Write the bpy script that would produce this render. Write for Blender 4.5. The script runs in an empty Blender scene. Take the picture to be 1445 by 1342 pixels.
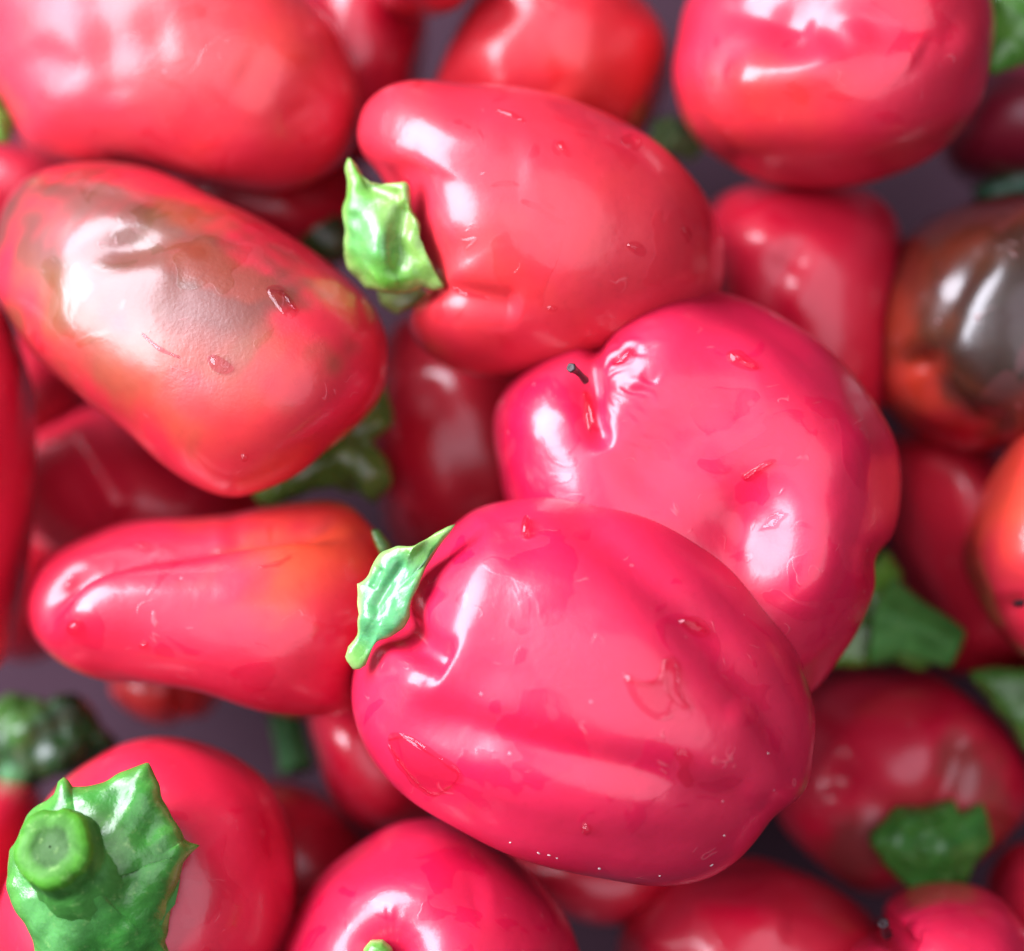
import bpy, math, random
import numpy as np
from mathutils import Vector
from mathutils.bvhtree import BVHTree

# ------------------------------------------------------------------ camera, world, lamps, exposure
sc = bpy.context.scene
COL = sc.collection
MM = 0.001
PXS = 160.0 / 1445.0            # millimetres per picture pixel at height 0
CAM = 400.0                     # camera height in mm above height 0

cam = bpy.data.cameras.new("camera")
cam.sensor_width = 36
cam.lens = 36 * CAM / 160.0
cam.clip_start = 0.02
cam.clip_end = 20
cam.dof.use_dof = True
cam.dof.focus_distance = (CAM - 22) * MM
cam.dof.aperture_fstop = cam.lens / 17.0
cam.dof.aperture_blades = 0
camo = bpy.data.objects.new("camera", cam)
camo.location = (0, 0, CAM * MM)
COL.objects.link(camo)
sc.camera = camo

w = bpy.data.worlds.new("World")
sc.world = w
w.use_nodes = True
bg = w.node_tree.nodes["Background"]
bg.inputs[0].default_value = (0.80, 0.86, 1.0, 1)
bg.inputs[1].default_value = 0.14

def area(name, loc, target, sx, sy, watts, color, shape='RECTANGLE'):
    l = bpy.data.lights.new(name, 'AREA')
    l.shape = shape
    l.size = sx
    l.size_y = sy
    l.energy = watts
    l.color = color
    o = bpy.data.objects.new(name, l)
    o.location = loc
    d = Vector(target) - Vector(loc)
    o.rotation_euler = d.to_track_quat('-Z', 'Y').to_euler()
    COL.objects.link(o)
    return o

area("window_light", (-0.60, 0.31, 0.36), (0, 0, 0), 0.86, 0.46, 30.0, (0.88, 0.88, 1.0))
area("ceiling_light", (0.16, 0.02, 0.95), (0, 0, 0), 1.30, 1.10, 8.2, (0.92, 0.84, 1.0), 'ELLIPSE')

sc.view_settings.view_transform = 'Standard'
sc.view_settings.look = 'None'
sc.view_settings.exposure = -0.03
sc.view_settings.gamma = 1.0

# ------------------------------------------------------------------ helpers
def W(px, py, z):
    """picture position and height (mm) -> place (mm)"""
    f = (CAM - z) / CAM
    return np.stack([(px - 722.5) * PXS * f, -(py - 671.0) * PXS * f, z + 0 * px], -1)

def to_px(P):
    f = (CAM - P[:, 2]) / CAM
    return np.stack([P[:, 0] / (PXS * f) + 722.5, 671.0 - P[:, 1] / (PXS * f)], -1)

def sstep(a, b, x):
    t = np.clip((x - a) / (b - a), 0, 1)
    return t * t * (3 - 2 * t)

def waves(P, wl, seed, k=9):
    """smooth random field, P in mm, wl the typical wavelength in mm"""
    r = np.random.RandomState(seed)
    out = 0
    for i in range(k):
        d = r.normal(size=3)
        d /= np.linalg.norm(d)
        out = out + np.sin(P @ d * (2 * math.pi / wl * r.uniform(.6, 1.6)) + r.uniform(0, 6.28))
    return out / math.sqrt(k / 2.0)

_cache = {}
def cube_sphere(n):
    if n in _cache:
        return _cache[n]
    t = np.tan(np.linspace(-1, 1, n + 1) * math.pi / 4)
    a, b = np.meshgrid(t, t, indexing='ij')
    one = np.ones_like(a)
    vs, fs, base = [], [], 0
    i, j = np.meshgrid(np.arange(n), np.arange(n), indexing='ij')
    k = (i * (n + 1) + j).ravel()
    quad = np.stack([k, k + n + 1, k + n + 2, k + 1], -1)
    for m in ((a, b, one), (b, a, -one), (one, a, b), (-one, b, a), (b, one, a), (a, -one, b)):
        vs.append(np.stack(m, -1).reshape(-1, 3))
        fs.append(quad + base)
        base += (n + 1) ** 2
    V = np.concatenate(vs)
    V /= np.linalg.norm(V, axis=1)[:, None]
    F = np.concatenate(fs)
    _, idx, inv = np.unique(np.round(V, 5), axis=0, return_index=True, return_inverse=True)
    V = V[idx]
    F = inv.reshape(-1)[F]
    c = np.cross(V[F[:, 1]] - V[F[:, 0]], V[F[:, 2]] - V[F[:, 0]])
    flip = np.einsum('ij,ij->i', c, V[F[:, 0]]) < 0
    F[flip] = F[flip][:, ::-1]
    _cache[n] = (V, F)
    return _cache[n]

def normals(P, F):
    c = np.cross(P[F[:, 2]] - P[F[:, 0]], P[F[:, 3]] - P[F[:, 1]])
    N = np.zeros_like(P)
    for q in range(4):
        for ax in range(3):
            N[:, ax] += np.bincount(F[:, q], c[:, ax], len(P))
    return N / (np.linalg.norm(N, axis=1)[:, None] + 1e-12)

def closed_curve(pts, step=10):
    """closed Catmull-Rom through the points, any number of columns"""
    p = np.array(pts, float)
    n = len(p)
    t = np.linspace(0, 1, step, endpoint=False)[:, None]
    out = []
    for i in range(n):
        p0, p1, p2, p3 = p[i - 1], p[i], p[(i + 1) % n], p[(i + 2) % n]
        out.append(.5 * (2 * p1 + (p2 - p0) * t + (2 * p0 - 5 * p1 + 4 * p2 - p3) * t ** 2 + (3 * p1 - p0 - 3 * p2 + p3) * t ** 3))
    return np.concatenate(out)

NB = 1440
def polar(outline, centre, sigma, sharp=False):
    o = [tuple(q) + (0,) * (3 - len(q)) for q in outline]
    c = np.array(o, float) if sharp else closed_curve(o)
    if sharp:
        c = np.concatenate([c[i] + (c[(i + 1) % len(c)] - c[i]) * np.linspace(0, 1, 24, endpoint=False)[:, None] for i in range(len(c))])
    dx, dy = c[:, 0] - centre[0], -(c[:, 1] - centre[1])
    th = np.arctan2(dy, dx) % (2 * math.pi)
    s = np.argsort(th)
    r = np.hypot(dx, dy)[s]
    th = th[s]
    zz = c[s, 2]
    g = np.arange(NB) / NB * 2 * math.pi
    R = np.interp(g, th, r, period=2 * math.pi)
    Z = np.interp(g, th, zz, period=2 * math.pi)
    if sigma > 0:
        x = np.arange(NB)
        x = np.minimum(x, NB - x) / NB * 360
        kf = np.fft.rfft(np.exp(-.5 * (x / sigma) ** 2))
        kf /= kf[0]
        R = np.fft.irfft(np.fft.rfft(R) * kf, NB)
        Z = np.fft.irfft(np.fft.rfft(Z) * kf, NB)
    f = np.fft.rfft(1 / R ** 2)
    f[1] = 0
    f[3:] = 0
    E = 1 / np.sqrt(np.maximum(np.fft.irfft(f, NB), 1e-9))
    return R, E, Z

def seg_dist(p, pts):
    """distance of p (n,2) to a polyline, and the place along it 0..1"""
    pts = np.array(pts, float)
    L = np.hypot(*(pts[1:] - pts[:-1]).T)
    tot = L.sum()
    best = np.full(len(p), 1e9)
    al = np.zeros(len(p))
    acc = 0
    for a, b, l in zip(pts[:-1], pts[1:], L):
        d = (b - a) / l
        t = np.clip((p - a) @ d, 0, l)
        q = np.hypot(*((p - a) - t[:, None] * d).T)
        m = q < best
        best[m] = q[m]
        al[m] = (acc + t[m]) / tot
        acc += l
    return best, al

def curve(pts, step=8):
    p = np.array([pts[0]] + list(pts) + [pts[-1]], float)
    t = np.linspace(0, 1, step, endpoint=False)[:, None]
    out = []
    for i in range(1, len(p) - 2):
        p0, p1, p2, p3 = p[i - 1:i + 3]
        out.append(.5 * (2 * p1 + (p2 - p0) * t + (2 * p0 - 5 * p1 + 4 * p2 - p3) * t ** 2 + (3 * p1 - p0 - 3 * p2 + p3) * t ** 3))
    return np.concatenate(out + [p[-1:]])

def sculpt(P, F, ops, N=None):
    if N is None:
        N = normals(P, F)
    p = to_px(P)
    up = sstep(-.25, .15, N[:, 2])
    D = np.zeros(len(P))
    for op in ops:
        k = op[0]
        if k in 'gG':                       # groove (negative depth: ridge); G fades only at its far end
            _, pts, wd, dep = op
            d, a = seg_dist(p, curve(pts))
            fade = sstep(0, .18, 1 - a) * (1 if k == 'G' else sstep(0, .18, a))
            D -= dep * np.exp(-.5 * (d / wd) ** 2) * fade * up
        elif k == 'b':                      # bump (negative height: dimple)
            _, c, rad, h = op
            if np.isscalar(rad):
                rad = (rad, rad, 0)
            ca, sa = math.cos(math.radians(rad[2])), math.sin(math.radians(rad[2]))
            u = ((p[:, 0] - c[0]) * ca - (p[:, 1] - c[1]) * sa) / rad[0]
            v = ((p[:, 0] - c[0]) * sa + (p[:, 1] - c[1]) * ca) / rad[1]
            D += h * np.exp(-.5 * (u * u + v * v)) * up
        elif k == 'w':                      # radial wrinkles round a point
            _, c, r0, r1, a0, a1, num, h = op
            dx, dy = p[:, 0] - c[0], -(p[:, 1] - c[1])
            r = np.hypot(dx, dy)
            ang = np.degrees(np.arctan2(dy, dx))
            m = sstep(r0 * .6, r0, r) * (1 - sstep(r0 * 1.3, r1, r)) * sstep(a0, a0 + 25, ang) * (1 - sstep(a1 - 25, a1, ang))
            D += h * m * np.sin(np.radians(ang) * num + waves(P, 16, 5) * 1.6 + waves(P, 5, 6) * .8 + r * .02) * (1 + .7 * waves(P, 6, 8)) * up
        elif k == 'n':                      # uneven surface
            _, wl, h, seed = op
            D += h * waves(P, wl, seed)
    return P + N * D[:, None]

def blob(outline, z, H, Hb, n, centre=None, tilt=(0, 0), e=.88, sigma=2.0, q=2.0, sharp=False, ops=(), stand=None):
    """closed body whose widest section is the outline, H above and Hb below it"""
    o = np.array([(a[0], a[1]) for a in outline], float)
    if centre is None:
        centre = (o.min(0) + o.max(0)) / 2
    R, E, Z = polar(outline, centre, sigma, sharp)
    V, F = cube_sphere(n)
    th = np.arctan2(V[:, 1], V[:, 0]) % (2 * math.pi)
    c = np.sqrt(np.clip(1 - V[:, 2] ** 2, 0, 1))
    g = np.arange(NB) / NB * 2 * math.pi
    r = np.interp(th, g, R, period=2 * math.pi)
    el = np.interp(th, g, E, period=2 * math.pi)
    zr = np.interp(th, g, Z, period=2 * math.pi)
    rr = (el + (r - el) * c ** q) * c ** e
    px, py = centre[0] + rr * np.cos(th), centre[1] - rr * np.sin(th)
    s = V[:, 2]
    zb = z + tilt[0] * (px - centre[0]) * PXS + tilt[1] * (centre[1] - py) * PXS + zr * c ** 1.6
    P = W(px, py, zb)
    P[:, 2] += np.sign(s) * np.abs(s) ** e * np.where(s > 0, H, Hb)
    if ops:
        P = sculpt(P, F, [o_ for o_ in ops])
    return P, F

def mesh_obj(name, P, F, mat, parent=None, attrs=None, smooth=True):
    me = bpy.data.meshes.new(name)
    P = np.asarray(P, float) * MM
    org = np.array(parent['org']) if parent is not None else np.zeros(3)
    P = P - org
    if isinstance(F, np.ndarray) and F.shape[1] == 4:
        me.vertices.add(len(P))
        me.vertices.foreach_set('co', P.astype(np.float32).ravel())
        me.loops.add(F.size)
        me.loops.foreach_set('vertex_index', F.astype(np.int32).ravel())
        me.polygons.add(len(F))
        me.polygons.foreach_set('loop_start', np.arange(0, F.size, 4, dtype=np.int32))
        me.update(calc_edges=True)
    else:
        me.from_pydata([tuple(v) for v in P], [], [tuple(int(i) for i in f) for f in F])
        me.update()
    if smooth:
        me.polygons.foreach_set('use_smooth', np.ones(len(me.polygons), bool))
    for k, v in (attrs or {}).items():
        if v.ndim == 2:
            a = me.attributes.new(k, 'FLOAT_COLOR', 'POINT')
            a.data.foreach_set('color', np.c_[v, np.ones(len(v))].astype(np.float32).ravel())
        else:
            a = me.attributes.new(k, 'FLOAT', 'POINT')
            a.data.foreach_set('value', v.astype(np.float32))
    me.materials.append(mat)
    ob = bpy.data.objects.new(name, me)
    COL.objects.link(ob)
    if parent is not None:
        ob.parent = parent if 'real' not in parent else parent['real']
    return ob

def tube(P, radii, seg=20, cap=True, twist=.12, seed=1):
    """closed bent stalk through places P (mm) with a dished cut end"""
    P = np.asarray(P, float)
    rnd = np.random.RandomState(seed)
    T = np.gradient(P, axis=0)
    T /= np.linalg.norm(T, axis=1)[:, None]
    ref = np.array((.3, .9, .2))
    rings = []
    lump = 1 + twist * np.sin(np.arange(seg) / seg * 2 * math.pi * 5 + .7) + rnd.uniform(-.03, .03, seg)
    def ring(c, t, r, dz=0):
        u = np.cross(ref, t); u /= np.linalg.norm(u)
        v = np.cross(t, u)
        a = np.arange(seg) / seg * 2 * math.pi
        return c + (np.cos(a) * lump)[:, None] * u * r + (np.sin(a) * lump)[:, None] * v * r + t * dz
    for c, t, r in zip(P, T, radii):
        rings.append(ring(c, t, r))
    if cap:
        r = radii[-1]
        for k, dz in ((.98, .08), (.93, .16), (.80, .22), (.58, .25), (.44, .20), (.2, .19), (.03, .20)):
            rings.append(ring(P[-1], T[-1], r * k, r * dz + r * .03))
    V = np.concatenate(rings)
    n = len(rings)
    F = []
    for i in range(n - 1):
        for j in range(seg):
            a, b = i * seg + j, i * seg + (j + 1) % seg
            F.append((a, b, b + seg, a + seg))
    return V, np.array(F)

# ------------------------------------------------------------------ materials
def nt(name):
    m = bpy.data.materials.new(name)
    m.use_nodes = True
    t = m.node_tree
    t.nodes.clear()
    out = t.nodes.new('ShaderNodeOutputMaterial')
    return m, t, out

def mathn(t, op, a, b=None, clamp=False):
    n = t.nodes.new('ShaderNodeMath')
    n.operation = op
    n.use_clamp = clamp
    for i, v in enumerate((a, b)):
        if v is None:
            continue
        if isinstance(v, (int, float)):
            n.inputs[i].default_value = v
        else:
            t.links.new(v, n.inputs[i])
    return n.outputs[0]

def mrange(t, v, a, b, c=0., d=1.):
    n = t.nodes.new('ShaderNodeMapRange')
    n.interpolation_type = 'SMOOTHSTEP'
    t.links.new(v, n.inputs[0])
    for i, x in enumerate((a, b, c, d)):
        if isinstance(x, (int, float)):
            n.inputs[i + 1].default_value = x
        else:
            t.links.new(x, n.inputs[i + 1])
    return n.outputs[0]

def noise(t, vec, scale, detail=3., rough=.5, dist=0.):
    n = t.nodes.new('ShaderNodeTexNoise')
    n.inputs['Scale'].default_value = scale
    n.inputs['Detail'].default_value = detail
    n.inputs['Roughness'].default_value = rough
    n.inputs['Distortion'].default_value = dist
    t.links.new(vec, n.inputs['Vector'])
    return n.outputs['Fac']

def mixc(t, fac, a, b, mode='MIX'):
    n = t.nodes.new('ShaderNodeMix')
    n.data_type = 'RGBA'
    n.blend_type = mode
    for i, v in ((0, fac), (6, a), (7, b)):
        if isinstance(v, (int, float)):
            n.inputs[i].default_value = v
        elif isinstance(v, tuple):
            n.inputs[i].default_value = v + (1,)
        else:
            t.links.new(v, n.inputs[i])
    return n.outputs[2]

def attr(t, name, out='Fac'):
    n = t.nodes.new('ShaderNodeAttribute')
    n.attribute_name = name
    return n.outputs[out]

def skin_material():
    m, t, out = nt("pepper_skin")
    geo = t.nodes.new('ShaderNodeNewGeometry')
    pos = geo.outputs['Position']
    col = attr(t, 'skin', 'Color')
    wet = attr(t, 'wet')
    big = noise(t, pos, 70, 3, .5, .4)
    fine = noise(t, pos, 420, 3, .6)
    c = mixc(t, mrange(t, big, .3, .75, 0, .35), col, mixc(t, 1., col, (.78, .6, .7), 'MULTIPLY'))
    warm = noise(t, pos, 48, 4, .6, .6)
    c = mixc(t, mrange(t, warm, .45, .75, 0, .75), c, mixc(t, 1., c, (1.02, 1.45, .92), 'MULTIPLY'))
    pores = noise(t, pos, 900, 2, .7)
    c = mixc(t, mrange(t, pores, .5, .8, 0, .45), c, mixc(t, 1., c, (.82, .7, .75), 'MULTIPLY'))
    # dried film and bloom: patches with crisp edges
    pn = noise(t, pos, 95, 2.5, .5, .9)
    patch = mrange(t, mathn(t, 'ADD', pn, wet), .60, .625)
    c = mixc(t, mathn(t, 'MULTIPLY', mathn(t, 'SUBTRACT', 1., patch), .04), c, (.75, .12, .17))
    # pale pin-prick specks
    vor = t.nodes.new('ShaderNodeTexVoronoi')
    vor.inputs['Scale'].default_value = 260
    t.links.new(pos, vor.inputs['Vector'])
    sp = mrange(t, vor.outputs['Distance'], .04, .075, 1, 0)
    sel = t.nodes.new('ShaderNodeSeparateColor')
    t.links.new(vor.outputs['Color'], sel.inputs[0])
    sp = mathn(t, 'MULTIPLY', sp, mathn(t, 'GREATER_THAN', sel.outputs[0], .86))
    c = mixc(t, mathn(t, 'MULTIPLY', sp, .35), c, (.80, .35, .4))
    sn = noise(t, pos, 150, 1.5, .5, .8)
    line = mrange(t, mathn(t, 'ABSOLUTE', mathn(t, 'SUBTRACT', sn, .5)), .003, .011, 1, 0)
    line = mathn(t, 'MULTIPLY', line, mrange(t, noise(t, pos, 210, 1, .5), .64, .70))
    c = mixc(t, mathn(t, 'MULTIPLY', line, .16), c, (.80, .30, .32))
    b = t.nodes.new('ShaderNodeBsdfPrincipled')
    t.links.new(c, b.inputs['Base Color'])
    frost = attr(t, 'frost')
    rg = mathn(t, 'ADD', mrange(t, patch, 0, 1, .42, .32), mathn(t, 'MULTIPLY', fine, .06))
    rg = mathn(t, 'ADD', rg, mathn(t, 'MULTIPLY', frost, .22))
    t.links.new(rg, b.inputs['Roughness'])
    b.inputs['IOR'].default_value = 1.44
    b.inputs['Coat Weight'].default_value = .75
    b.inputs['Coat IOR'].default_value = 1.4
    t.links.new(mathn(t, 'ADD', mrange(t, patch, 0, 1, .19, .12), mathn(t, 'MULTIPLY', frost, .15)), b.inputs['Coat Roughness'])
    b.inputs['Subsurface Weight'].default_value = .12
    b.inputs['Subsurface Radius'].default_value = (1, .18, .12)
    b.inputs['Subsurface Scale'].default_value = .003
    # relief: film edge, pores, fine crazing on frosted spots
    bu = t.nodes.new('ShaderNodeBump')
    bu.inputs['Strength'].default_value = .35
    bu.inputs['Distance'].default_value = .00025
    grain = noise(t, pos, 1500, 2, .6)
    mid = noise(t, pos, 135, 2, .45, .3)
    h = mathn(t, 'ADD', mathn(t, 'MULTIPLY', patch, .16), mathn(t, 'ADD', mathn(t, 'MULTIPLY', fine, .42), mathn(t, 'MULTIPLY', mid, 2.2)))
    h = mathn(t, 'ADD', h, mathn(t, 'MULTIPLY', grain, mrange(t, frost, 0, 1, .09, .6)))
    h = mathn(t, 'ADD', h, mathn(t, 'MULTIPLY', mathn(t, 'MAXIMUM', sp, line), .5))
    t.links.new(h, bu.inputs['Height'])
    t.links.new(bu.outputs[0], b.inputs['Normal'])
    t.links.new(bu.outputs[0], b.inputs['Coat Normal'])
    t.links.new(b.outputs[0], out.inputs[0])
    return m

def green_material(name="calyx_green", lo=.15, hi=.36):
    m, t, out = nt(name)
    geo = t.nodes.new('ShaderNodeNewGeometry')
    pos = geo.outputs['Position']
    col = attr(t, 'skin', 'Color')
    n1 = noise(t, pos, 230, 4, .6, .5)
    n2 = noise(t, pos, 700, 3, .6)
    c = mixc(t, mrange(t, n1, .35, .7), col, mixc(t, 1., col, (.55, .62, .5), 'MULTIPLY'))
    c = mixc(t, mrange(t, n2, .55, .8, 0, .35), c, (.30, .50, .16))
    b = t.nodes.new('ShaderNodeBsdfPrincipled')
    t.links.new(c, b.inputs['Base Color'])
    t.links.new(mrange(t, n1, .3, .7, lo, hi), b.inputs['Roughness'])
    b.inputs['Subsurface Weight'].default_value = .15
    b.inputs['Subsurface Radius'].default_value = (.5, 1, .2)
    b.inputs['Subsurface Scale'].default_value = .002
    bu = t.nodes.new('ShaderNodeBump')
    bu.inputs['Strength'].default_value = .55
    bu.inputs['Distance'].default_value = .0004
    h = mathn(t, 'ADD', mathn(t, 'MULTIPLY', n1, .7), mathn(t, 'MULTIPLY', n2, .5))
    t.links.new(h, bu.inputs['Height'])
    t.links.new(bu.outputs[0], b.inputs['Normal'])
    t.links.new(b.outputs[0], out.inputs[0])
    return m

def water_material():
    m, t, out = nt("clear_water")
    tr = t.nodes.new('ShaderNodeBsdfTransparent')
    tr.inputs[0].default_value = (.95, .76, .82, 1)
    gl = t.nodes.new('ShaderNodeBsdfGlossy')
    gl.inputs['Roughness'].default_value = .03
    fr = t.nodes.new('ShaderNodeFresnel')
    fr.inputs['IOR'].default_value = 1.36
    mx = t.nodes.new('ShaderNodeMixShader')
    gw = t.nodes.new('ShaderNodeNewGeometry')
    t.links.new(mathn(t, 'MULTIPLY', fr.outputs[0], mathn(t, 'SUBTRACT', 1., gw.outputs['Backfacing'])), mx.inputs[0])
    t.links.new(tr.outputs[0], mx.inputs[1])
    t.links.new(gl.outputs[0], mx.inputs[2])
    t.links.new(mx.outputs[0], out.inputs[0])
    return m

def plain(name, c, rough, nscale, namp):
    m, t, out = nt(name)
    geo = t.nodes.new('ShaderNodeNewGeometry')
    n = noise(t, geo.outputs['Position'], nscale, 4, .6)
    b = t.nodes.new('ShaderNodeBsdfPrincipled')
    t.links.new(mixc(t, mrange(t, n, .3, .7, 0, namp), c, tuple(x * .5 for x in c)), b.inputs['Base Color'])
    b.inputs['Roughness'].default_value = rough
    b.inputs['Specular IOR Level'].default_value = .25
    t.links.new(b.outputs[0], out.inputs[0])
    return m

SKIN = skin_material()
GREEN = green_material()
STALK = green_material("stalk_green", .45, .65)
for n_ in STALK.node_tree.nodes:
    if n_.type == 'BSDF_PRINCIPLED':
        n_.inputs['Specular IOR Level'].default_value = .2
WATER = water_material()
TRAY = plain("tray_shaded_mauve", (.046, .020, .032), .9, 60, .25)  # grey tray; gap shade and red bounce are put into its colour
TWIG = plain("dry_stalk", (.035, .015, .018), .4, 900, .6)
CRUMB = plain("pale_crumb", (.75, .62, .6), .6, 900, .3)

CRIM = (.56, .006, .050)
RED = (.55, .008, .038)
WARM = (.58, .017, .040)
ORANGE = (.70, .065, .020)
SHADE_RED = (.42, .004, .022)  # red darkened for low peppers: the heap's shade put into the colour
BROWN = (.085, .022, .011)
OLIVE = (.016, .010, .007)
LEAF = (.12, .34, .05)
PALE = (.30, .46, .14)
DARK = (.045, .13, .025)
BLUEG = (.10, .36, .14)

# ------------------------------------------------------------------ builders
class Pepper(dict):
    pass

GROUP = "red sweet peppers in the heap"

def root(label, outline, z, Hb):
    o = np.array([(a[0], a[1]) for a in outline], float)
    c = (o.min(0) + o.max(0)) / 2
    P = W(c[0], c[1], float(z - Hb))
    e = bpy.data.objects.new("sweet_pepper", None)
    e.empty_display_size = .01
    e.location = P * MM
    COL.objects.link(e)
    e['label'] = label
    e['category'] = "pepper"
    e['group'] = GROUP
    return {'org': P * MM, 'real': e, 'z': z}

def paint(P, base, spots, seed):
    p = to_px(P)
    C = np.tile(np.array(base, float), (len(P), 1))
    wob = waves(P, 14, seed + 3) * .16 + waves(P, 5, seed + 4) * .06
    for (c, rad, colr, soft, amt) in spots:
        if np.isscalar(rad):
            rad = (rad, rad, 0)
        ca, sa = math.cos(math.radians(rad[2])), math.sin(math.radians(rad[2]))
        u = ((p[:, 0] - c[0]) * ca - (p[:, 1] - c[1]) * sa) / rad[0]
        v = ((p[:, 0] - c[0]) * sa + (p[:, 1] - c[1]) * ca) / rad[1]
        d = np.hypot(u, v) + wob
        k = (1 - sstep(1 - soft, 1 + soft, d))[:, None] * amt
        C = C * (1 - k) + np.array(colr) * k
    return C

def field(P, spots, seed=0):
    v = np.zeros(len(P))
    p = to_px(P)
    wob = waves(P, 7, seed + 9) * .14
    for (c, rad, val) in spots:
        d = np.hypot(p[:, 0] - c[0], p[:, 1] - c[1]) / rad + wob
        v = np.maximum(v, val * (1 - sstep(.6, 1.1, d))) if val > 0 else np.minimum(v, val * (1 - sstep(.6, 1.1, d)))
    return v

seedc = [10]
def pepper(label, outline, z, H, Hb=None, n=56, base=RED, spots=(), ops=(), wet=(), frost=(), rough=1.0, lump=.35, **kw):
    seedc[0] += 7
    s = seedc[0]
    Hb = H * .75 if Hb is None else Hb
    r = root(label, outline, z, Hb)
    ops = list(ops) + [('n', 38, lump, s), ('n', 15, lump * .34, s + 1)]
    P, F = blob(outline, z, H, Hb, n, ops=ops, **kw)
    A = {'skin': paint(P, base, spots, s), 'wet': field(P, wet, s) if wet else np.zeros(len(P)),
         'frost': field(P, frost, s) if frost else np.zeros(len(P))}
    r['body'] = mesh_obj("body", P, F, SKIN, r, A)
    r['P'], r['F'] = P, F
    return r

def surface(r):
    if 'bvh' not in r:
        P, F = r['P'], r['F']
        N = normals(P, F)
        keep = (N[F].mean(1)[:, 2] > -.05)
        r['bvh'] = BVHTree.FromPolygons([tuple(v) for v in P], [tuple(int(i) for i in f) for f in F[keep]])
    return r['bvh']

def drape(r, px, py):
    """place on the pepper's skin that the picture position looks at"""
    b = surface(r)
    o = Vector((0, 0, CAM))
    q = W(np.float64(px), np.float64(py), 0.0)
    h = b.ray_cast(o, (Vector(q) - o).normalized())
    return np.array(h[0]) if h[0] is not None else None, (np.array(h[1]) if h[0] is not None else None)

def calyx(r, outline, z, H=2.2, Hb=1.6, n=28, col=LEAF, rim=None, ops=(), rough=.5, conform=0, sharp=True, sigma=1.2, spots=(), centre=None, **kw):
    seedc[0] += 7
    s = seedc[0]
    ops = list(ops) + [('n', 10, rough * .75, s), ('n', 4.2, rough * .16, s + 2)]
    P, F = blob(outline, z, H, Hb, n, sharp=sharp, sigma=sigma, ops=ops, q=1.0, centre=centre, **kw)
    if conform:
        p = to_px(P)
        zs = np.full(len(P), -1e9)
        for i in range(len(P)):
            h, nn = drape(r, p[i, 0], p[i, 1])
            if h is not None:
                zs[i] = h[2]
        hit = zs > -1e8
        P[hit, 2] = np.maximum(P[hit, 2], zs[hit] + conform * (.25 + .75 * (P[hit, 2] - P[:, 2].min()) / np.ptp(P[:, 2])))
    sp = list(spots)
    if rim is not None:
        pass
    C = paint(P, col, sp, s)
    if rim is not None:
        V, _ = cube_sphere(n)
        c = np.sqrt(np.clip(1 - V[:, 2] ** 2, 0, 1))
        k = (sstep(.80, .98, c) * .75)[:, None]
        C = C * (1 - k) + np.array(rim) * k
    ob = mesh_obj("calyx", P, F, GREEN, r, {'skin': C})
    r['cal'] = ob
    return ob

def stem(r, pts, radii, col=LEAF, seg=22, twist=.1, colcap=None, mat=None):
    """pts: (px, py, z); child of the calyx when there is one"""
    c = curve(np.array(pts, float), 5)
    rad = np.interp(np.linspace(0, 1, len(c)), np.linspace(0, 1, len(radii)), radii)
    P = np.array([W(a, b, zz) for a, b, zz in c])
    V, F = tube(P, rad, seg, True, twist, seedc[0])
    C = np.tile(np.array(col, float), (len(V), 1))
    if colcap is not None:
        k = 7 * seg
        C[-k - seg:-4 * seg] = colcap
        C[-4 * seg:] = np.array(colcap) * .8
        C[-3 * seg:] = np.array(colcap) * .4
    par = dict(org=r['org'], real=r.get('cal', r['real']))
    return mesh_obj("stem", V, F, mat or STALK, par, {'skin': C})

def drop(r, outline, h=.5, n_r=7, sink=.04, name="water_drop", mat=None, ring=0.):
    """a water bead or film lying on the skin: outline in picture positions, h its height in mm"""
    c = closed_curve(outline, 4)
    if np.sum(c[:, 0] * np.roll(c[:, 1], -1) - np.roll(c[:, 0], -1) * c[:, 1]) > 0:
        c = c[::-1]
    ctr = c.mean(0)
    rows = []
    for k in range(n_r + 1):
        q = 1 - k / n_r
        hh = h * (max(0, 1 - q ** 2.6)) ** .6 * (1 - ring * (1 - sstep(.25, .8, np.float64(q))))
        for a in c:
            p = ctr + (a - ctr) * max(q, .02)
            s, nn = drape(r, p[0], p[1])
            if s is None:
                return None
            rows.append(s + nn * (hh - sink))
    m = len(c)
    F = []
    for i in range(n_r):
        for j in range(m):
            F.append((i * m + j, i * m + (j + 1) % m, (i + 1) * m + (j + 1) % m, (i + 1) * m + j))
    return mesh_obj(name, np.array(rows), np.array(F), mat or WATER, r)

def ellipse(cx, cy, a, b, rot=0, n=9, jit=.1, seed=1):
    rr = random.Random(seed)
    out = []
    for i in range(n):
        t = i / n * 2 * math.pi
        k = 1 + rr.uniform(-jit, jit)
        x, y = a * math.cos(t) * k, b * math.sin(t) * k
        ca, sa = math.cos(math.radians(rot)), math.sin(math.radians(rot))
        out.append((cx + x * ca + y * sa, cy - x * sa + y * ca))
    return out

# ------------------------------------------------------------------ the surface under the heap
FLOOR = -100.0
fl = []
g = np.linspace(-1200, 1200, 13)
X, Y = np.meshgrid(g, g, indexing='ij')
k = (np.arange(12)[:, None] * 13 + np.arange(12)[None]).ravel()
ground = mesh_obj("tabletop", np.stack([X.ravel(), Y.ravel(), np.full(169, FLOOR)], -1), np.stack([k, k + 13, k + 14, k + 1], -1), TRAY, None, smooth=False)
ground['kind'] = "structure"
ground['label'] = "grey tray surface in the gaps between peppers, coloured with shade and red bounce"

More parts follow.
